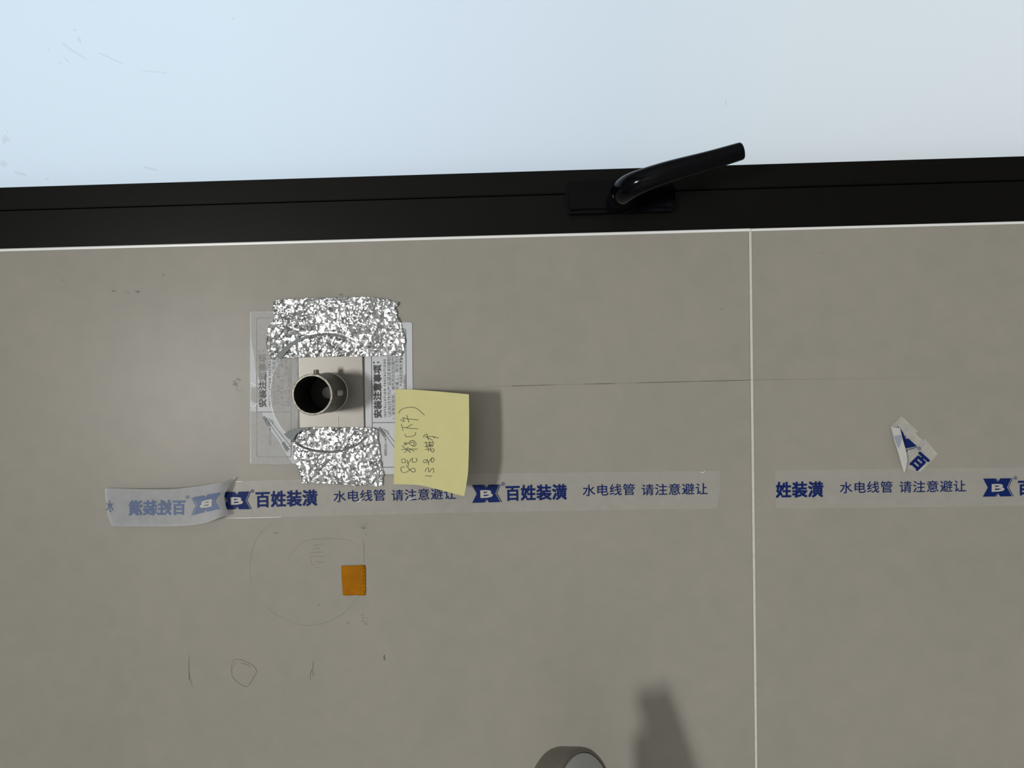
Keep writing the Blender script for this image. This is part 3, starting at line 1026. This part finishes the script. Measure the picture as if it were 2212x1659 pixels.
def c3(p):
    return (800 + p[0] / 5.184, 780 + p[1] / 5.184)


strokes = [
    [(400, 1168), (430, 1203), (465, 1237), (492, 1243), (503, 1222), (488, 1200), (460, 1206), (430, 1226), (398, 1246), (362, 1247), (342, 1222), (345, 1196), (362, 1184), (385, 1192)],
    [(350, 1098), (352, 1120), (357, 1141)], [(350, 1100), (385, 1098), (392, 1118), (394, 1136), (356, 1139)],
    [(410, 1105), (418, 1140), (428, 1177)], [(420, 1152), (440, 1120), (462, 1094), (474, 1090), (468, 1112), (470, 1128), (492, 1136), (515, 1124), (521, 1100), (505, 1088)],
    [(346, 992), (400, 988), (460, 985), (530, 986)], [(352, 948), (380, 972), (410, 996), (432, 1014)], [(376, 1026), (396, 1012), (412, 985), (424, 962)], [(430, 985), (440, 1006), (448, 1030)], [(436, 978), (462, 994), (496, 1010)],
    [(368, 942), (396, 932), (440, 918)], [(382, 906), (392, 922), (402, 944)], [(372, 925), (420, 915)],
    [(437, 905), (455, 890), (480, 890), (502, 908), (512, 934), (490, 955), (458, 942), (440, 922), (436, 906)], [(450, 918), (470, 905), (490, 925), (478, 948)],
    [(388, 815), (392, 838), (412, 848), (452, 846), (490, 834), (508, 814), (500, 796)],
    [(348, 704), (356, 740), (366, 782)], [(358, 742), (440, 752), (534, 760)], [(400, 748), (432, 728), (470, 706)],
    [(334, 654), (354, 668), (376, 681), (372, 658), (360, 634), (388, 640)], [(378, 642), (450, 652), (540, 659)], [(404, 602), (416, 640), (432, 688)],
    [(320, 585), (326, 565), (350, 542), (390, 525), (440, 517), (492, 521), (540, 546), (606, 606)],
    [(612, 1284), (650, 1286), (692, 1289)], [(613, 1240), (622, 1212), (645, 1195), (655, 1208), (652, 1236), (664, 1240), (688, 1206), (702, 1202), (711, 1232), (702, 1252)],
    [(593, 1134), (598, 1112), (625, 1104), (630, 1120), (622, 1138), (596, 1137)], [(636, 1100), (646, 1132), (655, 1166)], [(648, 1142), (668, 1110), (690, 1084), (682, 1106), (680, 1126), (700, 1132), (712, 1112), (708, 1092), (692, 1080)],
    [(612, 992), (650, 988), (704, 984), (714, 1000), (708, 1018), (690, 1012), (676, 998)], [(640, 960), (646, 985), (652, 1012)], [(668, 968), (672, 992), (676, 1008)],
    [(600, 914), (650, 912), (708, 906)], [(604, 958), (650, 954), (700, 950)], [(622, 900), (626, 930), (632, 966)], [(660, 896), (664, 926), (670, 962)], [(640, 928), (668, 932), (690, 926)], [(640, 942), (668, 946), (692, 940)], [(698, 900), (704, 930), (690, 962)],
    [(592, 856), (600, 834), (634, 816)], [(606, 846), (650, 862), (698, 888)], [(632, 818), (640, 850), (652, 886)], [(630, 848), (690, 845), (764, 862)], [(700, 842), (712, 858), (720, 866)]]
merge('handwriting', [ribbon(smooth_line([c3(p) for p in q], 5), 1.0, hk) for q in strokes], 'ink', note)

# ------------------------------------------------------------------ orange paper square
sq = sheet('paper_square', dense([(737, 1222.5), (762, 1221.6), (787.5, 1221), (789.8, 1229), (789.4, 1255), (789.6, 1286), (775, 1286.2), (772, 1285.4), (760, 1286), (745, 1286.4), (740, 1285), (739.6, 1268), (738, 1245)], 6, jit=.25), lambda x, y: .0006 + .0003 * abs(math.sin(x * .21 + y * .13)), 'orange_paper', None, 8, True, .0002)
tag(sq, 'small orange paper square stuck to the tile below the printed tape', 'paper')

# ------------------------------------------------------------------ round fitting at the picture's edge
fit = thing('wall_fitting', 'round champagne metal fitting end standing out from the tiled wall', 'fitting', W(1200, 1900, 0))
pn = W(1266, 1753, .128)
pf = pn - Vector((0.27, -0.53, -0.80)).normalized() * .0225
axk = (pn - pf).normalized()
Lk = (pn - pf).length
Rk = (W(1266, 1736 - 121, .128) - W(1266, 1736, .128)).length * 1.02
o = bmobj('body', lathe([(Rk * .3, -.0005), (Rk * .86, 0), (Rk * .95, .0008), (Rk * .985, .0024), (Rk, .005), (Rk, Lk - .0035), (Rk * .992, Lk - .0016), (Rk * .97, Lk - .0004), (Rk * .945, Lk), (Rk * .915, Lk), (Rk * .912, Lk - .0012), (Rk * .90, Lk - .0014)], pf, axk, 64), 'champagne_metal', fit); auto_smooth(o, 45)
o = bmobj('end_cap', lathe([(Rk * .902, Lk - .0016), (Rk * .90, Lk - .0004), (Rk * .885, Lk - .0001), (0, Lk)], pf, axk, 64), 'satin_cap', fit); auto_smooth(o, 45)
wallpt = W(1300, 2040, 0)
shadow_arm = [pf + axk * .006, W(1240, 1820, .112), W(1290, 1900, .112), W(1310, 1980, .100), Vector((wallpt.x, -.06, wallpt.z)), Vector((wallpt.x, -.0105, wallpt.z))]  # unseen arm, invented and shaped for the shadow it casts on the tiles
o = bmobj('shadow_arm', tube(shadow_arm, [.016, .018, .020, .020, .018, .018], 28), 'champagne_metal', fit); auto_smooth(o, 60)
o = bmobj('added_rosette', lathe([(.028, .0002), (.028, .008), (.025, .0115), (.0, .0115)], Vector((wallpt.x, 0, wallpt.z)), ax, 48), 'champagne_metal', fit); auto_smooth(o, 45)  # unseen foot added to carry the invented arm

bpy.context.view_layer.update()
